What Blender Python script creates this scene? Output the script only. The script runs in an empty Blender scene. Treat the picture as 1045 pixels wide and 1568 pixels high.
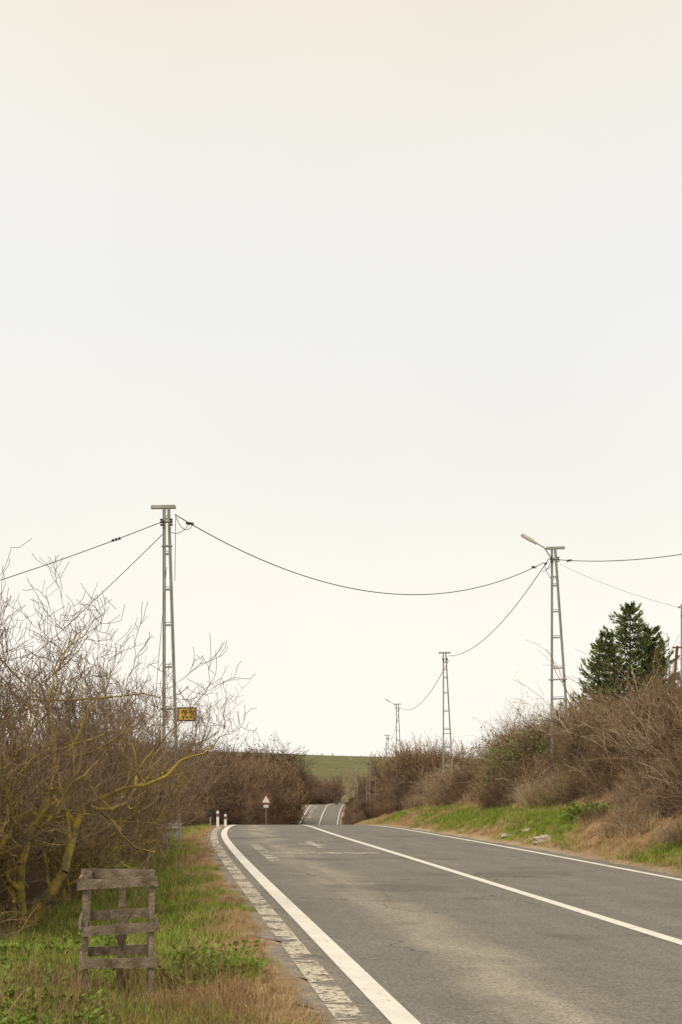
import bpy, math, random
import numpy as np
from mathutils import noise, Vector

random.seed(7); rng = np.random.default_rng(7)
scene = bpy.context.scene
COL = scene.collection

# ------------------------------------------------------------------ materials
def nodes_of(name):
    m = bpy.data.materials.new(name); m.use_nodes = True
    nt = m.node_tree; b = nt.nodes["Principled BSDF"]
    return m, nt, nt.nodes, nt.links, b

def mixc(nt, fac, a, b, mode='MIX'):
    n = nt.nodes.new("ShaderNodeMix"); n.data_type = 'RGBA'; n.blend_type = mode
    def s(sock, v):
        if hasattr(v, 'is_linked') or hasattr(v, 'node'): nt.links.new(v, sock)
        elif isinstance(v, (int, float)): sock.default_value = v
        else: sock.default_value = (*v, 1) if len(v) == 3 else v
    s(n.inputs[0], fac); s(n.inputs[6], a); s(n.inputs[7], b)
    return n.outputs[2]

def noise_n(nt, scale, detail=4, coord=None, rough=0.6):
    n = nt.nodes.new("ShaderNodeTexNoise"); n.inputs['Scale'].default_value = scale
    n.inputs['Detail'].default_value = detail; n.inputs['Roughness'].default_value = rough
    if coord is not None: nt.links.new(coord, n.inputs['Vector'])
    return n.outputs['Fac']

def ramp(nt, val, lo, hi, a=0.0, b=1.0):
    n = nt.nodes.new("ShaderNodeMapRange"); n.inputs[1].default_value = lo; n.inputs[2].default_value = hi
    n.inputs[3].default_value = a; n.inputs[4].default_value = b
    nt.links.new(val, n.inputs[0]); return n.outputs[0]

def math_n(nt, op, a, b=0.0):
    n = nt.nodes.new("ShaderNodeMath"); n.operation = op
    for i, v in enumerate((a, b)):
        if isinstance(v, (int, float)): n.inputs[i].default_value = v
        else: nt.links.new(v, n.inputs[i])
    return n.outputs[0]

def simple(name, c1, c2, scale=5, rough=0.8, bump=0.0, rand=0.0, metallic=0.0, c3=None, spec=0.3, c3lo=.46):
    m, nt, N, L, b = nodes_of(name)
    tc = N.new("ShaderNodeTexCoord")
    f = ramp(nt, noise_n(nt, scale, 5, tc.outputs['Object']), 0.35, 0.65)
    col = mixc(nt, f, c1, c2)
    if c3 is not None:
        f3 = ramp(nt, noise_n(nt, scale * 0.8, 6, tc.outputs['Object'], .7), c3lo, c3lo+.12)
        col = mixc(nt, f3, col, c3)
    if rand > 0:
        oi = N.new("ShaderNodeObjectInfo")
        v = ramp(nt, oi.outputs['Random'], 0, 1, 1 - rand, 1 + rand)
        hsv = N.new("ShaderNodeHueSaturation"); L.new(v, hsv.inputs['Value']); L.new(col, hsv.inputs['Color'])
        L.new(ramp(nt, oi.outputs['Random'], 0, 1, 0.49, 0.51), hsv.inputs['Hue'])
        col = hsv.outputs['Color']
    L.new(col, b.inputs['Base Color'])
    b.inputs['Roughness'].default_value = rough; b.inputs['Metallic'].default_value = metallic
    b.inputs['Specular IOR Level'].default_value = spec
    if bump > 0:
        bn = N.new("ShaderNodeBump"); bn.inputs['Strength'].default_value = bump; bn.inputs['Distance'].default_value = 0.02
        L.new(noise_n(nt, scale * 6, 5, tc.outputs['Object']), bn.inputs['Height']); L.new(bn.outputs[0], b.inputs['Normal'])
    return m

M_bark = simple("bark_grey_brown", (.12,.085,.055), (.22,.165,.11), 6, .9, .4)
M_lichen = simple("bark_yellow_lichen", (.13,.095,.045), (.23,.175,.085), 5, .9, .5, c3=(.40,.30,.055), c3lo=.42)
M_twig = simple("twig_brown", (.16,.11,.075), (.28,.20,.14), 3, .9, 0, rand=.25)
M_twigY = simple("twig_lichen", (.16,.115,.06), (.26,.195,.10), 3, .9, 0, c3=(.34,.26,.07), c3lo=.46)
M_bramA = simple("bramble_cane", (.20,.125,.070), (.34,.235,.145), 2, .9, 0, rand=.3)
M_bramB = simple("bramble_cane_pale", (.42,.33,.22), (.56,.45,.31), 2, .9, 0, rand=.2)
M_bramD = simple("bramble_cane_dark", (.07,.044,.03), (.125,.082,.05), 2, .9, 0, rand=.25)
M_bramR = simple("bramble_cane_rust", (.26,.10,.04), (.36,.16,.07), 2, .9, 0, rand=.25)
M_leafD = simple("dead_leaf", (.13,.08,.036), (.26,.16,.075), 2, .85, 0, rand=.3)
M_leafG = simple("shrub_leaf_green", (.10,.13,.028), (.19,.22,.055), 2, .7, 0, rand=.3)
M_grassG = simple("grass_green", (.14,.20,.02), (.29,.34,.05), 4, .7, 0, rand=.3)
M_grassD = simple("grass_dry", (.30,.195,.09), (.50,.365,.195), 4, .85, 0, rand=.3)
M_stalk = simple("dry_stalk", (.18,.105,.05), (.32,.20,.10), 4, .85, 0, rand=.25)
M_weed = simple("weed_leaf", (.09,.16,.015), (.19,.28,.03), 6, .6, 0, rand=.25)
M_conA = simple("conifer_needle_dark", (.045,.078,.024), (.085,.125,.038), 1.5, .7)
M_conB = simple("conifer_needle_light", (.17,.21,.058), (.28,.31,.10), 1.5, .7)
M_steel = simple("pole_galvanised", (.25,.25,.228), (.36,.357,.325), 2.5, .7, .1)
M_dark = simple("dark_rubber", (.02,.02,.02), (.04,.035,.03), 8, .6)
M_wire = simple("cable_black", (.05,.045,.04), (.08,.07,.06), 2, .7)
M_ceram = simple("insulator_brown", (.06,.03,.02), (.10,.05,.03), 4, .35)
M_lamp = simple("lamp_housing", (.50,.46,.36), (.60,.56,.44), 5, .5)
M_wood = simple("weathered_wood", (.12,.09,.06), (.29,.235,.17), 9, .9, .8)
M_yellow = simple("sign_yellow", (.62,.36,.03), (.72,.43,.05), 8, .5)
M_white = simple("painted_white", (.72,.71,.67), (.80,.79,.75), 8, .6)
M_red = simple("sign_red", (.45,.05,.03), (.52,.07,.04), 8, .5)
M_rust = simple("rusty_steel", (.13,.06,.035), (.21,.10,.055), 8, .85, .3)
M_rock = simple("pale_stone", (.36,.31,.24), (.52,.46,.37), 6, .9, .5)

# ------------------------------------------------------------------ mesh utils
def mesh_quads(name, V, F, mats, midx=None, smooth=False):
    V = np.asarray(V, dtype=np.float32); F = np.asarray(F, dtype=np.int32)
    me = bpy.data.meshes.new(name)
    me.vertices.add(len(V)); me.vertices.foreach_set("co", V.ravel())
    me.loops.add(F.size); me.loops.foreach_set("vertex_index", F.ravel())
    me.polygons.add(len(F)); me.polygons.foreach_set("loop_start", np.arange(0, F.size, 4, dtype=np.int32))
    for m in mats: me.materials.append(m)
    if midx is not None: me.polygons.foreach_set("material_index", np.asarray(midx, dtype=np.int32))
    me.polygons.foreach_set("use_smooth", np.full(len(F), smooth))
    me.update(calc_edges=True); me.validate()
    return me

class Acc:
    def __init__(s): s.V=[]; s.F=[]; s.M=[]; s.n=0
    def add(s, V, F, m):
        V=np.asarray(V,float); F=np.asarray(F,int)
        s.V.append(V); s.F.append(F+s.n); s.M.append(np.full(len(F), m) if np.isscalar(m) else np.asarray(m)); s.n+=len(V)
    def segs(s, S, sides, m):
        if len(S)==0: return
        S=np.asarray(S,float); p0=S[:,0:3]; p1=S[:,3:6]; r0=S[:,6]; r1=S[:,7]
        d=p1-p0; d/= (np.linalg.norm(d,axis=1,keepdims=True)+1e-9)
        ref=np.where(np.abs(d[:,2:3])>.9, np.array([[1.,0,0]]), np.array([[0,0,1.]]))
        u=np.cross(d,ref); u/=np.linalg.norm(u,axis=1,keepdims=True)+1e-9
        w=np.cross(d,u); N=len(S)
        V=np.zeros((N,2*sides,3))
        for k in range(sides):
            a=2*math.pi*k/sides; o=u*math.cos(a)+w*math.sin(a)
            V[:,k]=p0+o*r0[:,None]; V[:,sides+k]=p1+o*r1[:,None]
        F=np.zeros((N,sides,4),int); base=(np.arange(N)*2*sides)
        for k in range(sides):
            k2=(k+1)%sides
            F[:,k,0]=base+k; F[:,k,1]=base+k2; F[:,k,2]=base+sides+k2; F[:,k,3]=base+sides+k
        mm = m if np.isscalar(m) else np.repeat(np.asarray(m), sides)
        s.add(V.reshape(-1,3),F.reshape(-1,4),mm)
    def leaves(s, P, size, m, aspect=.5, dirs=None):
        P=np.asarray(P,float); N=len(P)
        if N==0: return
        a=rng.normal(size=(N,3)) if dirs is None else np.asarray(dirs,float)
        a/=np.linalg.norm(a,axis=1,keepdims=True)+1e-9
        b=rng.normal(size=(N,3)); b-= (a*b).sum(1,keepdims=True)*a; b/=np.linalg.norm(b,axis=1,keepdims=True)+1e-9
        sz=size*(.6+.8*rng.random((N,1)))
        V=np.stack([P, P+a*sz*.5+b*sz*aspect*.5, P+a*sz, P+a*sz*.5-b*sz*aspect*.5],1)
        F=np.arange(N*4).reshape(N,4)
        s.add(V.reshape(-1,3),F,m)
    def box(s, c, size, m, R=None):
        x,y,z=[v/2 for v in size]
        V=np.array([[-x,-y,-z],[x,-y,-z],[x,y,-z],[-x,y,-z],[-x,-y,z],[x,-y,z],[x,y,z],[-x,y,z]])
        if R is not None: V=V@np.asarray(R).T
        V=V+np.asarray(c)
        F=[[0,3,2,1],[4,5,6,7],[0,1,5,4],[1,2,6,5],[2,3,7,6],[3,0,4,7]]
        s.add(V,F,m)
    def mesh(s,name,mats,smooth=False):
        return mesh_quads(name,np.concatenate(s.V),np.concatenate(s.F),mats,np.concatenate(s.M),smooth)

def obj(name, me, parent=None, loc=(0,0,0), rot=(0,0,0), scale=1):
    o=bpy.data.objects.new(name,me); COL.objects.link(o)
    o.location=loc; o.rotation_euler=rot
    o.scale=(scale,)*3 if np.isscalar(scale) else scale
    if parent: o.parent=parent
    return o
def empty(name, loc=(0,0,0)):
    e=bpy.data.objects.new(name,None); COL.objects.link(e); e.location=loc; e.empty_display_size=.3; return e
def Rz(a): c,s=math.cos(a),math.sin(a); return np.array([[c,-s,0],[s,c,0],[0,0,1]])
def Ry(a): c,s=math.cos(a),math.sin(a); return np.array([[c,0,s],[0,1,0],[-s,0,c]])
def Rx(a): c,s=math.cos(a),math.sin(a); return np.array([[1,0,0],[0,c,-s],[0,s,c]])

def scatter(parent, variants, pts, nm):
    pts=np.asarray(pts,float)
    if len(pts)==0: return
    which=rng.integers(0,len(variants),len(pts))
    for vi,me in enumerate(variants):
        P=pts[which==vi]
        if len(P)==0: continue
        n=len(P); q=np.array([[-.5,-.5,0],[.5,-.5,0],[.5,.5,0],[-.5,.5,0]])
        cy,sy=np.cos(P[:,4]),np.sin(P[:,4]); tx=P[:,5]
        V=np.zeros((n,4,3))
        tdir=rng.random(n)*6.283
        for k in range(4):
            x=q[k,0]*P[:,3]; y=q[k,1]*P[:,3]
            X=cy*x-sy*y; Y=sy*x+cy*y
            Z=(X*np.cos(tdir)+Y*np.sin(tdir))*np.tan(tx)
            V[:,k]=P[:,:3]+np.stack([X,Y,Z],1)
        F=np.arange(n*4).reshape(n,4)
        ime=mesh_quads(nm+"_points",V.reshape(-1,3),F,[])
        io=obj(nm+"_points",ime,parent)
        io.instance_type='FACES'; io.use_instance_faces_scale=True; io.instance_faces_scale=1.0
        io.show_instancer_for_render=False; io.show_instancer_for_viewport=False
        obj(nm,me,io)

# ------------------------------------------------------------------ terrain functions
YS=np.arange(-60,2101,1.0)
def smooth_tab(xs,vs,w):
    v=np.interp(YS,xs,vs); pad=np.pad(v,(3*w,3*w),mode='reflect',reflect_type='odd')
    g=np.exp(-.5*(np.arange(-3*w,3*w+1)/w)**2); g/=g.sum()
    return np.convolve(pad,g,mode='valid')
cx=[-60,0,20,29,45,60,77,110,150,200,250,275,300,340,400,500,2100]
cv=[12.84,5.1,2.6,1.45,-.3,-1.25,-2.2,-3.4,-4.1,-4.2,-3.9,-3.6,-2.9,1.5,12,32,32]
CT=smooth_tab(cx,cv,6)
zx=[-60,25]; zv=[0,0]
for y in range(30,101,5): zx.append(y); zv.append(-.000297*(y-25)**2)
zx+=[150,200,225,250,300,330,400,600,900,960,1100,2100]; zv+=[-3.9,-6.0,-6.6,-6.3,-3.55,-4.1,-3.0,4.4,17.3,18.2,17,-5]
ZT=smooth_tab(zx,zv,4)
def cen(y): return float(np.interp(y,YS,CT))
def rz(y): return float(np.interp(y,YS,ZT))
def sst(a,b,x):
    t=min(1,max(0,(x-a)/(b-a))); return t*t*(3-2*t)
def nz(x,y,s,o=0): return noise.noise(Vector((x/s,y/s,o)))
def ground(x,y):
    d=x-cen(y); z=rz(y)
    if d>3.5:
        H=float(np.interp(y,[0,25,60,90,140,180,270,340,400],[1.9,2.3,2.4,2.3,3.1,3.5,2.4,.6,0]))
        z+=H*(.28*sst(4.0,5.6,d)+.72*sst(5.6,9.5,d))
        if d>9.5: z+=.35*sst(9.5,16,d)*(H/2.4)
    elif d<-3.9:
        H=float(np.interp(y,[60,110,150,240,300,340],[0,.8,2.2,2.4,1.2,0]))
        z+=H*sst(5.2,11,-d)-.14*sst(4.1,5.2,-d)
    off=sst(3.95,4.6,abs(d))
    z+=off*(.10*nz(x,y,2.1)+.03*nz(x,y,.5,3)) + sst(30,120,abs(d))*1.5*nz(x,y,90,5)*(1 if y<500 else 2)
    z-=.05*(1-sst(3.75,4.05,abs(d)))
    z-=.025*x*sst(450,900,y)
    return z

ds=sorted(set([round(v,3) for v in list(np.arange(-9,13.01,.2))]+[ -9-(i**2.0)*.35 for i in range(1,44)]+[13+(i**2.0)*.35 for i in range(1,44)]))
ys=list(np.arange(-30,60,.45))+list(np.arange(60,340,2.5))+[340+ (i**1.6)*2.2 for i in range(0,72)]
V=[];C=[]
def lerp(a,b,t): return [a[i]+(b[i]-a[i])*t for i in range(3)]
DRY=(.32,.215,.115); GRN=(.17,.205,.04); GRAV=(.36,.30,.215); BRN=(.13,.085,.05); FLD=(.125,.135,.055); FLD2=(.19,.155,.08)
def greenL(d,n1,n2): return sst(4.4,4.9,-d+1.4*(n1-.5)+.7*(n2-.5))
def greenR(d,n1,n2): return sst(4.1,4.7,d+1.0*(n1-.5))*(1-sst(6.0,6.9,d+n1-.5))*sst(.32,.48,n2)
for y in ys:
    c=cen(y)
    for d in ds:
        x=c+d; V.append((x,y,ground(x,y)))
        n1=nz(x,y,1.3,1)*.5+.5; n2=nz(x,y,5,2)*.5+.5; n3=nz(x,y,60,7)*.5+.5
        if y<330:
            if d<-3.6:
                col=lerp(GRAV,DRY,sst(3.9,4.25,-d+.4*(n1-.5)))
                col=lerp(col,GRN,greenL(d,n1,n2)*(.9 if y<70 else .3))
                col=lerp(col,BRN,sst(7.0,8.4,-d+.9*(n1-.5)))
            elif d>3.4:
                col=lerp(GRAV,DRY,sst(3.7,4.3,d+1.2*(n1-.5)))
                col=lerp(col,GRN,greenR(d,n1,n2)*(1 if y<60 else .5))
                col=lerp(col,BRN,sst(6.4,7.5,d+.9*(n1-.5)))
            else: col=(.1,.095,.085)
            if abs(d)>30: col=lerp(col,FLD,sst(30,60,abs(d)))
        else:
            t=sst(380,640,y+60*(n2-.5)); col=lerp(FLD2,FLD,min(1,t*.8+.5*(n3-.3)))
            st_=.5+.5*math.sin(x*.16+y*.05+3*n3); col=lerp(col,FLD2,.28*st_)
            col=lerp(BRN,col,sst(330,380,y))
        C.append((*col,1))
nx=len(ds); F=[[j*nx+i,j*nx+i+1,(j+1)*nx+i+1,(j+1)*nx+i] for j in range(len(ys)-1) for i in range(nx-1)]
m,nt,N,L,b=nodes_of("ground_soil_grass")
va=N.new("ShaderNodeVertexColor"); va.layer_name="zone"
ge=N.new("ShaderNodeNewGeometry")
f1=ramp(nt,noise_n(nt,9,6,ge.outputs['Position'],.75),.3,.7,.62,1.35)
f2=ramp(nt,noise_n(nt,.25,4,ge.outputs['Position']),.3,.7,.85,1.15)
f3=ramp(nt,noise_n(nt,.035,5,ge.outputs['Position']),.35,.65,.85,1.18)
mul=math_n(nt,'MULTIPLY',math_n(nt,'MULTIPLY',f1,f2),f3)
hsv=N.new("ShaderNodeHueSaturation"); L.new(va.outputs[0],hsv.inputs['Color']); L.new(mul,hsv.inputs['Value'])
L.new(hsv.outputs[0],b.inputs['Base Color']); b.inputs['Roughness'].default_value=.95; b.inputs['Specular IOR Level'].default_value=.1
bn=N.new("ShaderNodeBump"); bn.inputs['Strength'].default_value=.7; bn.inputs['Distance'].default_value=.06
L.new(noise_n(nt,14,6,ge.outputs['Position'],.7),bn.inputs['Height']); L.new(bn.outputs[0],b.inputs['Normal'])
me=mesh_quads("ground",V,F,[m],None,True)
ca=me.color_attributes.new("zone",'FLOAT_COLOR','POINT'); ca.data.foreach_set("color",np.array(C,dtype=np.float32).ravel())
obj("ground",me)

def strip(name,d0,d1,dz,mat,y0,y1,step,jit=0,nd=2,parent=None,skew=0):
    V=[];UV=[]
    yy=np.arange(y0,y1+step*.5,step); dd=np.linspace(0,1,nd)
    for y in yy:
        for k,t in enumerate(dd):
            a=d0; bb=d1
            if jit: 
                a=d0+jit*(nz(0,y,.9,4)+.6*nz(0,y,.25,9)); bb=d1+jit*.8*(nz(5,y,.9,4)+.5*nz(5,y,.25,9))
            d=a+(bb-a)*t; y2=y+skew*d; V.append((cen(y2)+d,y2,rz(y2)+dz)); UV.append((d,y2))
    n=len(dd); F=[[j*n+i,j*n+i+1,(j+1)*n+i+1,(j+1)*n+i] for j in range(len(yy)-1) for i in range(n-1)]
    me=mesh_quads(name,V,F,[mat],None,True)
    uv=me.uv_layers.new(name="rd"); UV=np.array(UV,dtype=np.float32)
    uv.data.foreach_set("uv",UV[np.array(F).ravel()].ravel())
    return obj(name,me,parent)

m,nt,N,L,b=nodes_of("asphalt")
uvn=N.new("ShaderNodeUVMap"); uvn.uv_map="rd"; uv=uvn.outputs[0]
sep=N.new("ShaderNodeSeparateXYZ"); L.new(uv,sep.inputs[0]); D=sep.outputs[0]; Yc=sep.outputs[1]
mp=N.new("ShaderNodeMapping"); mp.inputs['Scale'].default_value=(1,.09,1); L.new(uv,mp.inputs[0]); st=mp.outputs[0]
col=mixc(nt,ramp(nt,noise_n(nt,.8,4,uv),.3,.7),(.145,.134,.117),(.182,.169,.145))
col=mixc(nt,ramp(nt,noise_n(nt,2.2,5,st),.42,.68,0,.55),col,(.222,.203,.17))
wob=math_n(nt,'ADD',D,ramp(nt,noise_n(nt,.35,3,uv),0,1,-.7,.7))
band=math_n(nt,'ABSOLUTE',math_n(nt,'ADD',wob,2.35))
bf=ramp(nt,band,.05,.6,1,0)
bf=math_n(nt,'MULTIPLY',bf,ramp(nt,noise_n(nt,1.3,5,st),.36,.56,0,.75))
col=mixc(nt,bf,col,(.34,.305,.24))
tp=math_n(nt,'MULTIPLY',ramp(nt,noise_n(nt,.32,3,uv),.57,.63),.5)
col=mixc(nt,tp,col,(.10,.092,.078))
ed=ramp(nt,math_n(nt,'ABSOLUTE',D),3.55,4.05,0,.9)
col=mixc(nt,math_n(nt,'MULTIPLY',ed,ramp(nt,noise_n(nt,4,5,uv),.38,.62)),col,(.30,.24,.17))
vo=N.new("ShaderNodeTexVoronoi"); vo.inputs['Scale'].default_value=55; L.new(uv,vo.inputs['Vector'])
sp=ramp(nt,vo.outputs['Color'],0,1,.56,1.48)
col=mixc(nt,1.0,col,sp,'MULTIPLY')
vc=N.new("ShaderNodeTexVoronoi"); vc.feature='DISTANCE_TO_EDGE'; vc.inputs['Scale'].default_value=.55
wn=N.new("ShaderNodeTexNoise"); wn.inputs['Scale'].default_value=3; L.new(uv,wn.inputs['Vector'])
wv=N.new("ShaderNodeVectorMath"); wv.operation='MULTIPLY_ADD'; L.new(wn.outputs['Color'],wv.inputs[0]); wv.inputs[1].default_value=(.5,.5,.5); L.new(uv,wv.inputs[2]); L.new(wv.outputs[0],vc.inputs['Vector'])
ck=math_n(nt,'MULTIPLY',ramp(nt,vc.outputs['Distance'],.0,.016,.8,0),ramp(nt,noise_n(nt,.2,2,uv),.48,.56))
col=mixc(nt,ck,col,(.045,.04,.032))
L.new(col,b.inputs['Base Color']); b.inputs['Roughness'].default_value=.82; b.inputs['Specular IOR Level'].default_value=.3
bn=N.new("ShaderNodeBump"); bn.inputs['Strength'].default_value=.6; bn.inputs['Distance'].default_value=.012
L.new(noise_n(nt,60,3,uv),bn.inputs['Height']); L.new(bn.outputs[0],b.inputs['Normal'])
strip("road",-4.08,3.62,0,m,-30,420,.3,jit=.24,nd=9)

def paint(name,lo,hi,scale,col1=(.78,.75,.67),big=0,gap=0):
    m,nt,N,L,b=nodes_of(name)
    uvn=N.new("ShaderNodeUVMap"); uvn.uv_map="rd"
    w=ramp(nt,noise_n(nt,scale,8,uvn.outputs[0],.7),lo,hi)
    if big: 
        w2=ramp(nt,noise_n(nt,big,5,uvn.outputs[0],.75),gap,gap+.05); w=math_n(nt,'MULTIPLY',w,w2)
    c=mixc(nt,ramp(nt,noise_n(nt,3,4,uvn.outputs[0]),.3,.7),col1,tuple(v*.82 for v in col1))
    c=mixc(nt,ramp(nt,noise_n(nt,30,4,uvn.outputs[0],.8),.5,.75,0,.4),c,tuple(v*.5 for v in col1))
    L.new(c,b.inputs['Base Color']); b.inputs['Roughness'].default_value=.7
    t=N.new("ShaderNodeBsdfTransparent"); mx=N.new("ShaderNodeMixShader"); L.new(w,mx.inputs[0]); L.new(t.outputs[0],mx.inputs[1]); L.new(b.outputs[0],mx.inputs[2])
    L.new(mx.outputs[0],N["Material Output"].inputs[0]); return m
P_new=paint("road_paint",.33,.39,11); P_old=paint("road_paint_worn",.42,.48,15,(.60,.54,.43),1.3,.44); P_faint=paint("road_paint_faint",.42,.56,4,(.52,.47,.38))
marks=empty("road_markings")
strip("edge_line_left",-3.60,-3.41,.005,P_new,-30,420,.5,parent=marks)
strip("centre_line",-.08,.08,.005,P_new,-30,420,.5,parent=marks)
strip("edge_line_right",3.14,3.28,.005,P_new,-30,420,.5,parent=marks)
strip("old_edge_line_left",-3.95,-3.74,.006,P_old,-30,60,.3,parent=marks)
strip("worn_stop_line",-2.9,-.35,.006,P_faint,31.2,31.85,.25,parent=marks)
strip("worn_arrow_stem",-1.45,-1.25,.006,P_faint,35.5,40,.5,parent=marks,skew=1)
strip("worn_arrow_head",-1.7,-1.1,.007,P_faint,34.5,35.5,.5,parent=marks,skew=-1)
strip("worn_mark",-3.0,-2.75,.006,P_faint,34,42,.5,parent=marks,skew=2)

# ------------------------------------------------------------------ woody plants
def norm(v):
    l=math.sqrt(v[0]**2+v[1]**2+v[2]**2)+1e-9; return (v[0]/l,v[1]/l,v[2]/l)
def grow(S,p,d,Ln,r,lev,maxlev,wig,up,nb,R=random,lens=.62,ang=.8,tips=None):
    n=max(3,int(6-lev*.6)) if lev<maxlev else 3
    for i in range(n):
        g=R.gauss
        d=norm((d[0]+g(0,wig),d[1]+g(0,wig),d[2]+g(0,wig)+up*(1+.8*lev)))
        q=(p[0]+d[0]*Ln/n,p[1]+d[1]*Ln/n,p[2]+d[2]*Ln/n)
        r1=r*(1-.45/n) if lev<maxlev else r*(1-.7/n)
        S.append((*p,*q,r,r1,lev)); p=q; r=r1
        if lev<maxlev and (i>=1 or lev>0):
            k=nb if i<n-1 else nb+1
            for _ in range(int(k+R.random())):
                a=norm((d[0]+g(0,ang),d[1]+g(0,ang),d[2]+g(0,ang*.8)))
                grow(S,p,a,Ln*lens*R.uniform(.7,1.25),r*R.uniform(.5,.72),lev+1,maxlev,wig*1.05,up,nb*.93,R,lens,ang,tips)
    if tips is not None and lev>=maxlev-1: tips.append(p)

def tree_mesh(name,seed,h,stems,lean=.35,maxlev=4,nb=.75,wig=.14,up=.07,r0=.06,mats=None,lens=.62,minr=.0032,leaves=0,ls=.09,ang=.8):
    R=random.Random(seed); S=[];tips=[]
    for k in range(stems):
        a=6.283*k/stems+R.uniform(-.5,.5); l=lean*R.uniform(.5,1.3)
        grow(S,(.12*math.cos(a)*(stems>1),.12*math.sin(a)*(stems>1),-.15),norm((l*math.cos(a),l*math.sin(a),1)),h*R.uniform(.5,.72),r0*R.uniform(.7,1.1),0,maxlev,wig,up,nb,R,lens,ang,tips)
    S=np.array(S); top=np.percentile(S[:,5],99.7); k=h/top
    S[:,:6]*=k; S[:,6:8]=np.maximum(S[:,6:8],minr)
    mats=mats or [M_bark,M_twig]
    A=Acc(); lv=S[:,8]; mid=3 if len(mats)>3 else 0
    A.segs(S[lv<=1][:,:8],6,0); A.segs(S[lv==2][:,:8],4,0); A.segs(S[lv==3][:,:8],3,mid if mid else 1); A.segs(S[lv>3][:,:8],3,1)
    if leaves:
        T=np.array(tips)*k; A.leaves(T[rng.integers(0,len(T),leaves)]+rng.normal(size=(leaves,3))*.05*ls/.09,ls,2)
    return A.mesh(name,mats,True), len(S)

def place(name,me,x,y,s=1,yaw=0,dz=0):
    return obj(name,me,None,(x,y,ground(x,y)+dz),(0,0,yaw),s)

LM=[M_lichen,M_twig,M_leafD,M_twigY]
treeA,n=tree_mesh("bare_tree_a",11,4.0,4,.75,5,.88,.18,.035,.085,LM,.62,.0034)
treeB,n=tree_mesh("bare_tree_b",23,4.3,4,.45,5,.88,.15,.05,.078,LM,.6,.0034)
treeC,n=tree_mesh("bare_tree_c",37,4.6,3,.4,5,.88,.16,.045,.065,[M_bark,M_twig],.6,.0034)
treeD,n=tree_mesh("bare_tree_d",41,3.0,6,.45,4,1.0,.14,.045,.04,LM,.6,.0034)
shrE,n=tree_mesh("bare_shrub_e",43,2.2,8,.5,4,.82,.15,.04,.022,[M_bark,M_twig,M_leafD],.6,.0032,350,.045)
shrF,n=tree_mesh("bare_shrub_f",47,2.4,8,.5,4,.82,.15,.04,.022,[M_bramD,M_bramA,M_leafD],.6,.0032,250,.045)
tl=[(treeA,-3.75,16.6,.98,.3),(treeB,-4.9,16.4,1.0,2.0),(treeC,-5.1,22.5,.98,1.2),(treeC,-5.2,19.3,.92,4.1),
    (treeB,-4.3,25.5,.85,4.0),(treeC,-4.25,30,1.02,3.0),(treeA,-6.6,21,1.05,5.0),(treeD,-3.75,19.5,.85,1.0),
    (treeB,-7.8,27,1.1,2.7),(treeD,-4.3,28,.95,5.0),(treeD,-4.35,15.6,1.05,2.2),(treeD,-5.0,21,1.15,4.2),
    (treeC,-5.6,38,.85,.2),(treeD,-4.9,34,.95,4.4)]
for me,x,y,s,yw in tl: place("thorn_tree",me,x,y,s,yw)

def bramble(seed,ncane=70,leaf=120,green=0,pal=(0,0,0,1,2,2,2)):
    R=random.Random(seed); S=[];M=[];P=[]
    for c in range(ncane):
        a=R.uniform(0,6.283); rr=R.uniform(0,.55)
        p=(rr*math.cos(a),rr*math.sin(a),-.2); b_=R.uniform(0,6.283); l=R.uniform(.1,1.0)
        d=norm((l*math.cos(b_),l*math.sin(b_),1)); Ln=R.uniform(.8,1.7); n=7; r=R.uniform(.004,.009); mm=R.choice(pal)
        droop=R.uniform(.0,.28)
        for i in range(n):
            d=norm((d[0]+R.gauss(0,.16),d[1]+R.gauss(0,.16),d[2]-droop*i/n*1.6+R.gauss(0,.08)))
            q=(p[0]+d[0]*Ln/n,p[1]+d[1]*Ln/n,p[2]+d[2]*Ln/n); S.append((*p,*q,r,r*.88)); M.append(mm); r*=.88; p=q; P.append(p)
            if R.random()<.75 and i>0:
                e=norm((d[0]+R.gauss(0,.7),d[1]+R.gauss(0,.7),d[2]+R.gauss(0,.6))); w=p; l2=R.uniform(.12,.4)
                for _ in range(2):
                    e=norm((e[0]+R.gauss(0,.2),e[1]+R.gauss(0,.2),e[2]+R.gauss(0,.2)))
                    w2=(w[0]+e[0]*l2/2,w[1]+e[1]*l2/2,w[2]+e[2]*l2/2); S.append((*w,*w2,r*.7,r*.5)); M.append(mm); w=w2
    A=Acc(); A.segs(np.array(S),3,np.array(M)); P=np.array(P)
    A.leaves(P[rng.integers(0,len(P),leaf)]+rng.normal(size=(leaf,3))*.06,.045,3,.7)
    if green: A.leaves(P[rng.integers(0,len(P),green)]+rng.normal(size=(green,3))*.08,.07,4,.6)
    return A.mesh("bramble_clump",[M_bramA,M_bramB,M_bramD,M_leafD,M_leafG,M_bramR])
brs=[bramble(i) for i in (1,2,3)]
brd=[bramble(i,70,160,0,(2,2,2,0)) for i in (11,12)]
brp=[bramble(i,60,40,0,(1,0,1,0,1,2)) for i in (13,14)]
brr=[bramble(i,60,200,0,(5,5,0,2)) for i in (15,)]
brg=[bramble(i,40,40,700) for i in (5,6)]
brm=[bramble(7,60,60,220)]
def brush(seed,leaves=0,mats=None):
    me,n=tree_mesh("brush_clump",seed,1.0,7,.55,3,1.1,.13,.05,.012,mats or [M_bramD,M_bramA,M_leafD],.55,.0022,leaves,.035); return me
bru=[brush(i,260) for i in (51,52)]+[brush(53,200,[M_bark,M_twig,M_leafD])]
brud=[brush(54,200,[M_bramD,M_bramD,M_leafD])]

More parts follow.
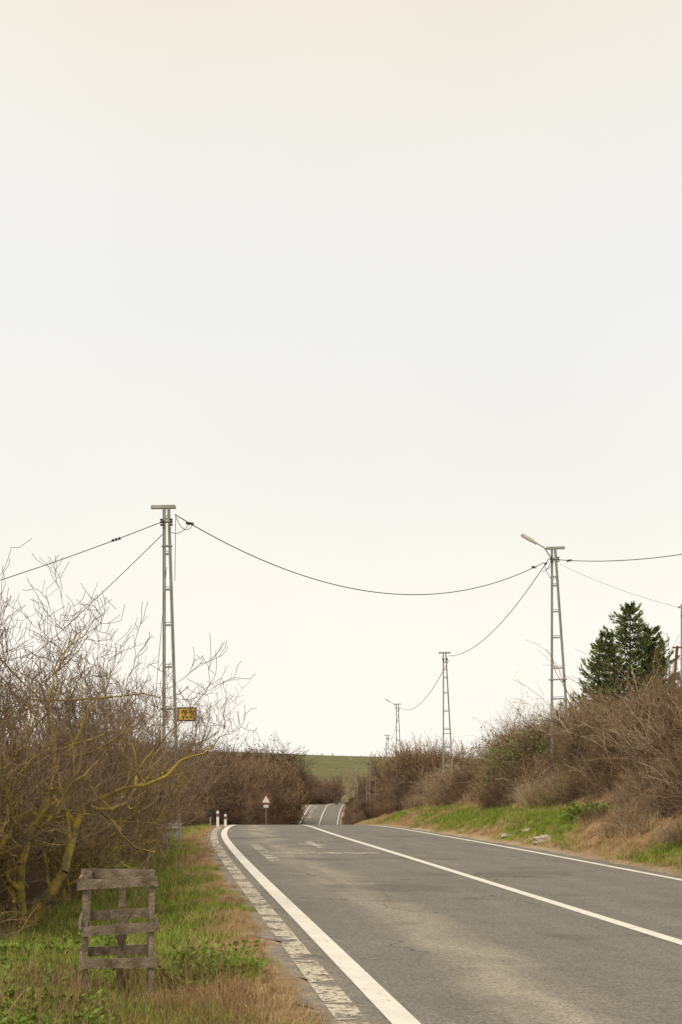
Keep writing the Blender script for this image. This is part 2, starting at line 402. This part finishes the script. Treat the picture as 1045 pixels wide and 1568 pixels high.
U=random.uniform
def pt(x,y,s,tilt=.1,dz=0): return (x,y,ground(x,y)+dz,s,U(0,6.28),U(0,tilt))
thr=empty("bramble_thicket"); B={k:[] for k in 'sdprm'}
for _ in range(3300):
    y=U(20,112); d=6.1+abs(random.gauss(0,1))*4.2
    if d>17: continue
    edge=6.5+1.5*nz(0,y,6,8)+.8*nz(0,y,1.5,8)
    if d<edge: continue
    x=cen(y)+d
    hgt=(.52+.5*sst(6.3,10,d))*(1+.95*nz(x,y,3.2,6))*U(.6,1.4)
    if 37<y<50 and d<8.4: hgt*=.8
    if y>62: hgt*=float(np.interp(y,[62,75,112],[1,.7,.6]))
    if random.random()<.06: hgt*=1.5
    v=nz(x,y,4,21)+.25*random.gauss(0,.5); w_n=nz(x,y,6,33)
    k='s'
    if v>.10: k='d'
    elif v<-.20: k='p'
    if w_n>.36: k='m'
    if (d>9.5 and y<44 and random.random()<.3) or w_n<-.42: k='r'
    B[k].append(pt(x,y,hgt,.3))
for k,vv in (('s',brs),('d',brd),('p',brp),('r',brr),('m',brm)): scatter(thr,vv,B[k],"bramble_clump")
pts=[]
for _ in range(80):
    y=U(26,62); d=U(7.5,15); x=cen(y)+d
    pts.append(pt(x,y,U(.6,1.15)*(.75 if d<9 else 1),.25))
scatter(thr,[shrE,shrF],pts,"bare_shrub")
p2=[]
for _ in range(300):
    y=U(19,36); d=U(4.8,6.6); x=cen(y)+d
    if nz(x,y,2.2,12)>.06: p2.append(pt(x,y,U(.25,.5),.5))
scatter(thr,brs+brp+brd,p2,"bramble_low")
gr=empty("green_shrub"); pts=[]
for (x,y,r,k) in ((7.35,54,1.1,16),(7.0,57,.8,10),(13.5,50,1.5,8)):
    for _ in range(k):
        xx=x+random.gauss(0,r*.5); yy=y+random.gauss(0,r*.6); pts.append(pt(xx,yy,U(.9,1.45),.2,.25))
scatter(gr,brg,pts,"shrub_clump")
fr=empty("brush_belt"); pts=[];pd=[]
for _ in range(950):
    y=U(80,310); d=4.9+abs(random.gauss(0,1))*5
    if d>24: continue
    x=cen(y)+d; s=U(1.2,2.4)*(1+.4*nz(x,y,9,3))
    if y<215: s*=.45 if d<9.5 else .62
    if y>215: s*=1.25 if d>7 else .8
    (pd if nz(x,y,10,40)>.15 else pts).append(pt(x,y,s,.15))
for (x,y,s,k) in ((5.7,98,3.5,20),(7.3,100,2.6,9),(4.6,104,2.8,10)):
    for _ in range(k): pts.append(pt(x+random.gauss(0,.8),y+random.gauss(0,2),s*U(.75,1.1),.2))
for _ in range(110):
    y=U(38,72); x=y*U(.145,.30); d=x-cen(y)
    if d<8.3: continue
    pts.append(pt(x,y,U(1.2,2.3),.2))
scatter(fr,bru,pts,"brush_clump"); scatter(fr,brud,pd,"brush_dark")
fl=empty("thicket_belt"); pts=[];pd=[]
for _ in range(1400):
    y=U(95,258); d=5.1+abs(random.gauss(0,1))*9
    if d>38: continue
    x=cen(y)-d
    s=(2.0+3.1*sst(5.1,9,d))*(1+.4*nz(x,y,8,4))*U(.65,1.25)*float(np.interp(y,[95,150,200,250],[.85,1.0,1.35,1.65]))
    (pd if nz(x,y,10,40)>.1 or y>225 else pts).append(pt(x,y,s,.15))
scatter(fl,bru,pts,"brush_clump"); scatter(fl,brud,pd,"brush_dark")
hn=empty("hedge_thicket"); pts=[];pb=[]
for _ in range(420):
    y=U(14,95); k_=float(np.interp(y,[14,26,46,95],[6.9,6.1,5.5,5.8]))
    d=-k_-.3-abs(random.gauss(0,1))*4.0; x=cen(y)+d
    s=U(.42,.8)*(.6 if -d<k_+1.0 else 1.0)*float(np.interp(y,[14,30,50,95],[.75,.85,1.1,1.4]))
    pts.append(pt(x,y,s,.15))
for _ in range(300):
    y=U(14,60); k_=float(np.interp(y,[14,26,46,95],[6.9,6.1,5.5,5.8]))
    d=-k_-abs(random.gauss(0,1))*2.4; pb.append(pt(cen(y)+d,y,U(.3,.7),.3))
scatter(hn,[shrE,shrF],pts,"bare_shrub"); scatter(hn,brs+brd,pb,"bramble_clump")
pts=[]
for _ in range(38):
    y=U(20,50); d=-U(6.3,8.5); pts.append(pt(cen(y)+d,y,U(.5,1.0),.2,.0))
scatter(hn,brg,pts,"evergreen_clump")
for x,y,s,me in ((-1.0,312,1.75,treeC),(-7.5,322,1.5,treeD),(-10,318,1.6,treeB)):
    place("distant_tree",me,x,y,s,U(0,6))
fh=empty("field_hedge"); pts=[]
for _ in range(420):
    x=U(-90,80); y=350+.12*x+random.gauss(0,6)
    if abs(x-cen(y))<5: continue
    pts.append(pt(x,y,U(2.5,7.5)*(1+.7*nz(x,0,14,3)),.1))
for _ in range(60):
    x=U(-200,200); y=905+random.gauss(0,8); pts.append(pt(x,y,U(.6,1.4),.1))
scatter(fh,bru+brud,pts,"brush_clump")

# ------------------------------------------------------------------ grasses
def tuft(seed,nb,h,spread,w,mat,curl=.5):
    R=random.Random(seed); V=[];F=[]
    for i in range(nb):
        a=R.uniform(0,6.283); r=spread*math.sqrt(R.random()); x=r*math.cos(a); y=r*math.sin(a)
        b=R.uniform(0,6.283); l=h*R.uniform(.5,1.15); c=curl*R.uniform(.2,1.3); ww=w*R.uniform(.7,1.2)
        px,py=-math.sin(b)*ww/2,math.cos(b)*ww/2
        n=3
        for k in range(n+1):
            t=k/n; ox=c*l*t*t*math.cos(b); oy=c*l*t*t*math.sin(b); z=l*t*(1-.3*c*t)-.02
            tw=1-t*.85
            V+= [(x+ox-px*tw,y+oy-py*tw,z),(x+ox+px*tw,y+oy+py*tw,z)]
            if k: 
                q=len(V); F.append([q-4,q-3,q-1,q-2])
    return mesh_quads("grass_tuft",V,F,[mat],None)
tg=[tuft(i,46,.15,.16,.007,M_grassG,.8) for i in range(3)]
td=[tuft(i+10,44,.17,.16,.006,M_grassD,1.1) for i in range(3)]
tdl=[tuft(i+20,12,.42,.12,.005,M_stalk,.5) for i in range(3)]
def weed(seed):
    R=random.Random(seed); A=Acc(); P=[];Dd=[]
    for i in range(90):
        a=R.uniform(0,6.28); r=.18*R.random(); P.append((r*math.cos(a),r*math.sin(a),R.uniform(.0,.13))); Dd.append((math.cos(a),math.sin(a),R.uniform(.1,1)))
    A.leaves(P,.055,0,.5,Dd); return A.mesh("weed_plant",[M_weed])
tw=[weed(1),weed(2)]
gv=empty("verge_grass"); G=[];Dp=[];St=[];W=[]
for _ in range(42000):
    y=8+ (U(0,1)**1.7)*52; x=U(-7,3); d=x-cen(y)
    if d>-4.0 or d<-8.8: continue
    n1=nz(x,y,1.3,1)*.5+.5; n2=nz(x,y,5,2)*.5+.5
    g=greenL(d,n1,n2)
    sc=U(.6,1.2)*(1 if y<30 else 1.3)
    if random.random()<g*.90: G.append(pt(x,y,sc,.3))
    elif -d>4.02+.5*(n1-.3):
        if random.random()<.7: Dp.append(pt(x,y,sc*(.5+.5*sst(4.1,5,-d)),.4))
    if random.random()<.03*(1+3*(n1>.6)) and -d>4.6: St.append(pt(x,y,U(.5,1.2),.2))
    if y<15 and x<-1.0-.10*y+.6*n1: 
        if random.random()<.12: W.append(pt(x,y,U(.5,1.0),.2))
for (x,y) in ((-1.25,12.4),(-1.15,12.9),(-1.4,13.1),(-1.3,11.7),(-.9,11.9)):
    for _ in range(6): W.append(pt(x+random.gauss(0,.15),y+random.gauss(0,.25),U(.5,1.1),.2))
for _ in range(280): 
    x=U(-2.6,-.1); y=U(9.2,12.0)
    if x-cen(y)<-4.4: St.append(pt(x,y,U(.6,1.2),.25))
for _ in range(10000):
    y=18+U(0,1)**1.5*70; x0=cen(y); d=U(3.75,7.2); x=x0+d
    n1=nz(x,y,1.3,1)*.5+.5; n2=nz(x,y,5,2)*.5+.5
    g=greenR(d,n1,n2)
    if random.random()<g*.85: G.append(pt(x,y,U(.7,1.4),.3))
    elif d>3.95+.5*n1 and random.random()<.55: Dp.append(pt(x,y,U(.6,1.4),.4))
for _ in range(12): W.append(pt(6.1+random.gauss(0,.2),36.5+random.gauss(0,.3),U(1.0,1.8),.2,.1))
scatter(gv,tg,G,"green_tuft"); scatter(gv,td,Dp,"dry_tuft"); scatter(gv,tdl,St,"dry_stalks"); scatter(gv,tw,W,"weed_plant")

# ------------------------------------------------------------------ conifer
def conifer():
    R=random.Random(5); A=Acc(); S=[]; P=[];Dn=[];MM=[]
    def leader(bx,by,h,rad,z0=.3):
        S.append((bx*.2,by*.2,-.1,bx,by,h*.3,.12,.08)); S.append((bx,by,h*.3,bx,by,h,.08,.008))
        z=z0
        while z<h:
            t=z/h
            nbk=R.randint(4,6)
            for k in range(nbk):
                a=6.283*k/nbk+R.uniform(-.5,.5); Ln=rad*((1-t)**.8)*R.uniform(.65,1.3)+.10
                d=(math.cos(a),math.sin(a),R.uniform(.0,.25)); p=(bx,by,z+R.uniform(-.05,.05)); n=7; tone=R.random()
                for j in range(n):
                    d=norm((d[0]+R.gauss(0,.06),d[1]+R.gauss(0,.06),d[2]+.09)); q=tuple(p[m]+d[m]*Ln/n for m in range(3))
                    S.append((*p,*q,.018*(1-j/n)+.006,.018*(1-(j+1)/n)+.004)); p=q
                    wside=.30*Ln*(1-.85*abs(j-2.5)/4)
                    cnt=int(6+Ln*5)
                    for _ in range(cnt):
                        o=R.uniform(-1,1)*wside; f_=R.uniform(-.5,.5)*Ln/n
                        P.append((p[0]-d[1]*o+d[0]*f_,p[1]+d[0]*o+d[1]*f_,p[2]+d[2]*f_+R.gauss(0,.045)-.05*abs(o)))
                        sg=1 if o>0 else -1
                        Dn.append((d[0]-sg*d[1]*.6+R.gauss(0,.2),d[1]+sg*d[0]*.6+R.gauss(0,.2),d[2]+.25+R.gauss(0,.25)))
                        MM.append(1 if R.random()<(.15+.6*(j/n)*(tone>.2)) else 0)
            z+=R.uniform(.20,.30)
    leader(.1,0,5.95,2.7); leader(-.85,.2,4.9,1.9); leader(.8,-.3,5.2,1.9); leader(1.25,.4,4.3,1.5)
    A.segs(np.array(S),5,2); P=np.array(P);Dn=np.array(Dn);MM=np.array(MM)
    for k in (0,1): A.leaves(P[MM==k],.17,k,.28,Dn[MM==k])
    return A.mesh("conifer_tree",[M_conA,M_conB,M_bark])
cg=ground(11.7,58); obj("conifer_tree",conifer(),None,(11.7,58,cg),(0,0,.3),((8.65-cg)/5.95))

# ------------------------------------------------------------------ poles
def pole(x,y,ztop,wtop=.20,wbot=.62,lean=0.0,arm=.75,armoff=-.1,lamp=False,zb=None,yaw=0.0,name="utility_pole"):
    z0=ground(x,y)-.2 if zb is None else zb
    h=ztop-z0; e=empty(name,(x,y,z0)); e.rotation_euler=(0,lean,yaw)
    A=Acc()
    for sgn in (-1,1):
        b_=np.array([sgn*wbot/2,0,0]); tp=np.array([sgn*wtop/2,0,h])
        v=tp-b_; ang=math.atan2(v[0],v[2]); l=np.linalg.norm(v)
        A.box((b_+tp)/2,(.035,.12,l),0,Ry(ang))
        for f in (-1,1): A.box((b_+tp)/2+np.array([-sgn*.032,f*.054,0]),(.05,.012,l-.01),0,Ry(ang))
    obj("legs",A.mesh("pole_legs",[M_steel]),e)
    A=Acc(); z=.5
    while z<h-.25:
        w=wbot+(wtop-wbot)*z/h-.055
        A.box((0,0,z),(w,.10,.05),0); A.box((0,-.03,z+.07),(w-.01,.02,.02),0)
        z+=1.12 if z<h*.6 else .95
    obj("rungs",A.mesh("pole_rungs",[M_steel]),e)
    A=Acc(); A.box((armoff,0,h+.03),(arm,.14,.06),0); A.box((armoff,-.05,h+.075),(arm-.02,.02,.03),0)
    A.box((0,0,h-.35),(wtop+.14,.15,.04),0); A.box((0,0,h-1.0),(wtop+.12,.15,.035),0)
    A.box((0,0,h*.42),(wbot*.75+.1,.16,.045),0)
    obj("crossarm",A.mesh("pole_crossarm",[M_steel]),e)
    A=Acc()
    for xx in (-.12,.14):
        for j in range(3): A.segs([(xx,-.14,h-.30-j*.07,xx,-.14,h-.345-j*.07,.045,.03)],8,0)
    obj("insulators",A.mesh("pole_insulators",[M_ceram],True),e)
    if lamp:
        A=Acc()
        A.segs([(-.1,-.1,h-.35,-.35,-.1,h+.05,.025,.025),(-.35,-.1,h+.05,-.75,-.12,h+.30,.025,.022)],8,0)
        R_=Ry(math.radians(32)); c=np.array([-.90,-.12,h+.385])
        A.box(c,(.66,.20,.06),1,R_); A.box(c+R_@np.array([-.05,0,.04]),(.48,.15,.04),1,R_); A.box(c+R_@np.array([-.08,0,-.042]),(.40,.16,.03),2,R_)
        obj("lamp_arm",A.mesh("lamp_arm",[M_steel,M_lamp,M_white]),e)
    return e
pole(-4.52,38,8.86,.16,.46,lean=math.radians(-.9),arm=.66,armoff=-.08)
pole(8.06,52,10.05,.16,.74,lean=math.radians(-2.0),arm=.70,armoff=.06,lamp=True)
pole(6.65,88,9.45,.20,.66,lean=math.radians(-1.6),arm=.75,armoff=0)
pole(5.75,140,9.05,.22,.66,lean=math.radians(-1.2),arm=.75,armoff=0,lamp=True)
pole(6.0,183,7.35,.26,.66,arm=.75)
pole(5.2,205,4.5,.30,.72,arm=.75); pole(2.5,240,4.9,.30,.7,arm=.6,lamp=True); pole(4.3,225,4.6,.28,.7)
pole(-18,39.5,5.2,.2,.5); pole(-12.8,45,3.1,.2,.4)
pole(16,35,9.9,.22,.7)

def wire(A,p,q,sag,r=.013,n=36,beads=()):
    p=np.array(p,float);q=np.array(q,float); pts=[]
    for i in range(n+1):
        t=i/n; v=p+(q-p)*t; v[2]-=4*sag*t*(1-t); pts.append(v)
    A.segs([(*pts[i],*pts[i+1],r,r) for i in range(n)],5,0)
    for t in beads:
        v=p+(q-p)*t; v[2]-=4*sag*t*(1-t); dv=(q-p)/np.linalg.norm(q-p)
        for o in (-.09,0,.09): A.segs([(*(v+dv*(o-.03)),*(v+dv*(o+.03)),.045,.03)],7,1)
A=Acc()
L0=(-4.42,37.9,8.68); R0=(7.40,51.9,9.55)
wire(A,L0,R0,1.62,.014,60,(.03,.965))
wire(A,(7.60,52,9.7),(6.65,88,9.3),.9,.015,40,(.02,))
wire(A,(7.65,51.9,9.6),(7.35,52,9.25),.15,.010,8); wire(A,(7.40,51.9,9.55),(7.85,52,9.0),.25,.010,10); wire(A,(7.45,51.9,9.3),(7.85,52,9.75),.12,.010,10)
wire(A,(7.90,51.9,9.65),(16,35,9.7),.88,.014,40,(.04,))
wire(A,(8.0,52,9.5),(10.9,46,7.2),.12,.005)
wire(A,(6.65,88,9.0),(5.75,140,8.8),1.3,.018)
wire(A,(5.75,140,8.6),(6,183,7.1),1.3,.018)
wire(A,(6,183,7.1),(5.2,205,4.4),.8,.02)
wire(A,(-4.69,37.9,8.52),(-18,39.5,5.0),.35,.012,40,(.10,))
wire(A,(-4.74,38,8.2),(-12.8,45,2.9),.15,.010,40)
wire(A,(-4.66,38,7.3),(-5.4,39,.2),.0,.007,10)
wire(A,(-4.42,37.85,8.68),(-3.97,38.3,8.52),.28,.009,12); wire(A,(-4.52,37.85,8.2),(-4.07,38.2,8.5),.12,.009,12)
wire(A,(-4.40,37.85,8.6),(-4.42,37.85,6.9),0,.008,6)
obj("power_line",A.mesh("power_line",[M_wire,M_ceram]))

e=empty("yellow_sign",(-4.08,37.7,3.35)); A=Acc()
A.box((0,0,0),(.50,.05,.37),0)
obj("frame",A.mesh("sign_frame",[M_dark]),e)
A=Acc(); A.box((0,-.03,0),(.43,.012,.30),0); obj("panel",A.mesh("sign_panel",[M_yellow]),e)
A=Acc()
for (cx_,cz,w,h_,r_) in ((-.12,.06,.03,.10,.4),(-.07,.07,.03,.10,-.4),(-.02,.06,.03,.11,.4),(.08,.07,.03,.10,.5),(.13,.05,.03,.11,-.3),(-.1,-.07,.05,.06,0),(0,-.08,.09,.03,0),(.1,-.07,.04,.07,.3)):
    A.box((cx_,-.039,cz),(w,.006,h_),0,Ry(r_))
obj("lettering",A.mesh("sign_text",[M_dark]),e)
A=Acc(); A.box((-.29,0,.08),(.16,.03,.03),0); A.box((-.29,0,-.08),(.16,.03,.03),0); obj("bracket",A.mesh("sign_bracket",[M_steel]),e)

def delineator(x,y,h=.62):
    e=empty("delineator_post",(x,y,ground(x,y)-.05)); A=Acc()
    A.box((0,0,h/2),(.11,.05,h),0); A.box((0,0,h+.02),(.09,.045,.04),0); obj("post",A.mesh("del_post",[M_white]),e)
    A=Acc(); A.box((0,-.028,h*.8),(.10,.006,.13),0); obj("band",A.mesh("del_band",[M_dark]),e)
    A=Acc(); A.box((0,-.033,h*.8),(.05,.004,.08),0); obj("reflector",A.mesh("del_refl",[M_red]),e)
delineator(-5.2,60,.7); delineator(-5.0,61.5,.6)
e=empty("road_sign",(-5.55,60.5,ground(-5.55,60.5))); A=Acc()
A.segs([(0,0,-.2,0,0,.75,.03,.03)],8,0); A.box((0,-.04,.62),(.42,.02,.34),1,Ry(-.25)); A.box((0,-.025,.62),(.1,.02,.2),0)
obj("board",A.mesh("board",[M_steel,M_dark]),e)
e=empty("guard_rail",(-5.3,43.5,ground(-5.3,43.5))); A=Acc()
for xx in (-.5,.3): A.box((xx,0,.2),(.07,.07,.7),0)
A.box((-.1,-.05,.48),(1.1,.03,.06),0);A.box((-.1,-.05,.38),(1.1,.03,.06),0);A.box((-.1,-.04,.43),(1.1,.02,.05),0)
obj("rail",A.mesh("rail",[M_steel]),e)
e=empty("warning_sign",(-7.7,146,0)); zc=-.45; A=Acc()
A.segs([(0,0,rz(146)-.2,0,0,zc+.4,.04,.04)],8,0)
def tri(A,s,yo,m):
    V=[(-s,yo,-s*.58),(s,yo,-s*.58),(0,yo,s*1.15),(0,yo,s*1.15),(-s,yo+.01,-s*.58),(s,yo+.01,-s*.58),(0,yo+.01,s*1.15),(0,yo+.01,s*1.15)]
    V=[(a,b,c+zc) for a,b,c in V]; A.add(V,[[0,1,2,3],[5,4,6,7],[0,4,5,1]],m)
tri(A,.48,-.06,1); tri(A,.40,-.085,2); A.box((0,-.06,zc-.62),(.5,.02,.26),2)
obj("panel",A.mesh("warn",[M_steel,M_red,M_white]),e)
gz=ground(10.45,45); e=empty("rusty_post",(10.30,45,gz)); A=Acc()
A.segs([(0,0,-.2,.34,0,5.85-gz,.055,.045)],8,0); A.box((.34,0,5.8-gz),(.3,.06,.05),0); obj("post",A.mesh("rp",[M_rust]),e)
e=empty("wire_post",(11.02,46,ground(11,46))); A=Acc(); A.segs([(0,0,-.2,0,0,7.3-ground(11,46),.04,.035)],8,0); A.box((0,0,7.2-ground(11,46)),(.25,.05,.05),0);A.box((0,-.06,7.0-ground(11,46)),(.08,.06,.14),0); obj("post",A.mesh("wp",[M_steel]),e)

def rock(x,y,s,seed):
    R=random.Random(seed); bpy.ops.mesh.primitive_ico_sphere_add(subdivisions=3,radius=1)
    o=bpy.context.object; o.name="verge_rock"; o.data.materials.append(M_rock)
    for v in o.data.vertices: v.co*=1+.5*noise.noise(v.co*1.5+Vector((seed,0,0)))+.15*noise.noise(v.co*5)
    o.scale=(s*1.6,s,s*.45); o.location=(x,y,ground(x,y)+s*.02); o.rotation_euler=(0,0,R.uniform(0,3))
rock(cen(36)+4.5,36,.26,1); rock(cen(38)+4.7,38.5,.16,2); rock(cen(40)+4.4,40,.14,4); rock(cen(75)+6.0,75,.2,3)

# ------------------------------------------------------------------ wooden tree guard
gx,gy=-1.77,11.3; gz=ground(gx,gy); e=empty("wooden_tree_guard",(gx,gy,gz)); e.rotation_euler=(0,0,math.radians(9))
w=.255; R=random.Random(3); off=-gz
A=Acc()
for i,(sx,sy) in enumerate(((-1,-1),(1,-1),(1,1),(-1,1))):
    hh=.88+off+R.uniform(-.03,.04)
    A.box((sx*w,sy*w,hh/2-.05),(.042,.042,hh+.1),0,Ry(R.uniform(-.05,.05))@Rx(R.uniform(-.03,.03)))
A.box((.02,.05,.45),(.05,.05,.95),0,Ry(.03))
obj("posts",A.mesh("guard_posts",[M_wood]),e)
A=Acc()
for z in (.17,.455,.79):
    for side in range(4):
        a=side*math.pi/2; zz=z+off+R.uniform(-.02,.02)+(.045 if side==2 else 0); t=R.uniform(-.06,.06)
        Rm=Rz(a)@Ry(t); c=Rz(a)@np.array([R.uniform(-.02,.02),-(w+.036),0])
        A.box((c[0],c[1],zz+(.018 if side%2 else 0)),(.60,.020,.075),0,Rm)
obj("slats",A.mesh("guard_slats",[M_wood]),e)
A=Acc(); S=[]
grow(S,(0,-.05,-.1),(0.05,0,1),.75,.014,0,2,.08,.05,.5,random.Random(9))
A.segs(np.array(S)[:,:8],5,0); obj("sapling_stem",A.mesh("sapling",[M_bark]),e)

# ------------------------------------------------------------------ world, sun, camera
w_=bpy.data.worlds.new("World"); scene.world=w_; w_.use_nodes=True; nt=w_.node_tree; N=nt.nodes; L=nt.links
for n in list(N): N.remove(n)
out=N.new("ShaderNodeOutputWorld"); bg1=N.new("ShaderNodeBackground"); bg2=N.new("ShaderNodeBackground"); mx=N.new("ShaderNodeMixShader")
sky=N.new("ShaderNodeTexSky"); sky.sky_type='NISHITA'; sky.sun_disc=False; sky.sun_elevation=math.radians(48); sky.sun_rotation=math.radians(215)
sky.dust_density=4; sky.air_density=1
L.new(sky.outputs[0],bg1.inputs[0]); bg1.inputs[1].default_value=.10
tc=N.new("ShaderNodeTexCoord"); sep=N.new("ShaderNodeSeparateXYZ"); L.new(tc.outputs['Generated'],sep.inputs[0])
nd=N.new("ShaderNodeTexNoise"); nd.inputs['Scale'].default_value=1.6; nd.inputs['Detail'].default_value=3; L.new(tc.outputs['Generated'],nd.inputs['Vector'])
el_=math_n(nt,'ADD',sep.outputs[2],ramp(nt,nd.outputs['Fac'],.3,.7,-.045,.045))
cr=N.new("ShaderNodeValToRGB"); el=cr.color_ramp.elements
el[0].position=0; el[0].color=(1.10,1.04,.94,1); el[1].position=1; el[1].color=(1.02,.90,.72,1)
for p,c in ((.12,(1.06,1.015,.915)),(.24,(.965,.945,.885)),(.34,(.92,.915,.895)),(.42,(.93,.915,.87)),(.49,(.93,.885,.79)),(.56,(.92,.83,.69))):
    k=el.new(p); k.color=(*c,1)
L.new(el_,cr.inputs[0])
nn=N.new("ShaderNodeTexNoise"); nn.inputs['Scale'].default_value=2.3; nn.inputs['Detail'].default_value=4; L.new(tc.outputs['Generated'],nn.inputs['Vector'])
mr=N.new("ShaderNodeMapRange"); mr.inputs[1].default_value=.3; mr.inputs[2].default_value=.7; mr.inputs[3].default_value=.965; mr.inputs[4].default_value=1.035; L.new(nn.outputs['Fac'],mr.inputs[0])
mm=N.new("ShaderNodeVectorMath"); mm.operation='SCALE'; L.new(cr.outputs[0],mm.inputs[0]); L.new(mr.outputs[0],mm.inputs['Scale'])
L.new(mm.outputs[0],bg2.inputs[0]); bg2.inputs[1].default_value=1.0
mx.inputs[0].default_value=.95; L.new(bg1.outputs[0],mx.inputs[1]); L.new(bg2.outputs[0],mx.inputs[2]); L.new(mx.outputs[0],out.inputs[0])

sl=bpy.data.lights.new("sun","SUN"); sl.energy=2.1; sl.angle=math.radians(12); sl.color=(1,.91,.76)
so=bpy.data.objects.new("sun",sl); COL.objects.link(so)
az=math.radians(215); elv=math.radians(48)
dirv=Vector((math.sin(az)*math.cos(elv),math.cos(az)*math.cos(elv),math.sin(elv)))
so.rotation_euler=dirv.to_track_quat('Z','Y').to_euler(); so.location=dirv*50

cd=bpy.data.cameras.new("camera"); co=bpy.data.objects.new("camera",cd); COL.objects.link(co)
co.location=(0,0,1.6); co.rotation_euler=(math.radians(90),0,0)
cd.sensor_width=36; cd.lens=50; cd.shift_y=.262; cd.clip_end=5000; cd.clip_start=.1
scene.camera=co
scene.view_settings.view_transform='Standard'; scene.view_settings.look='None'; scene.view_settings.exposure=0
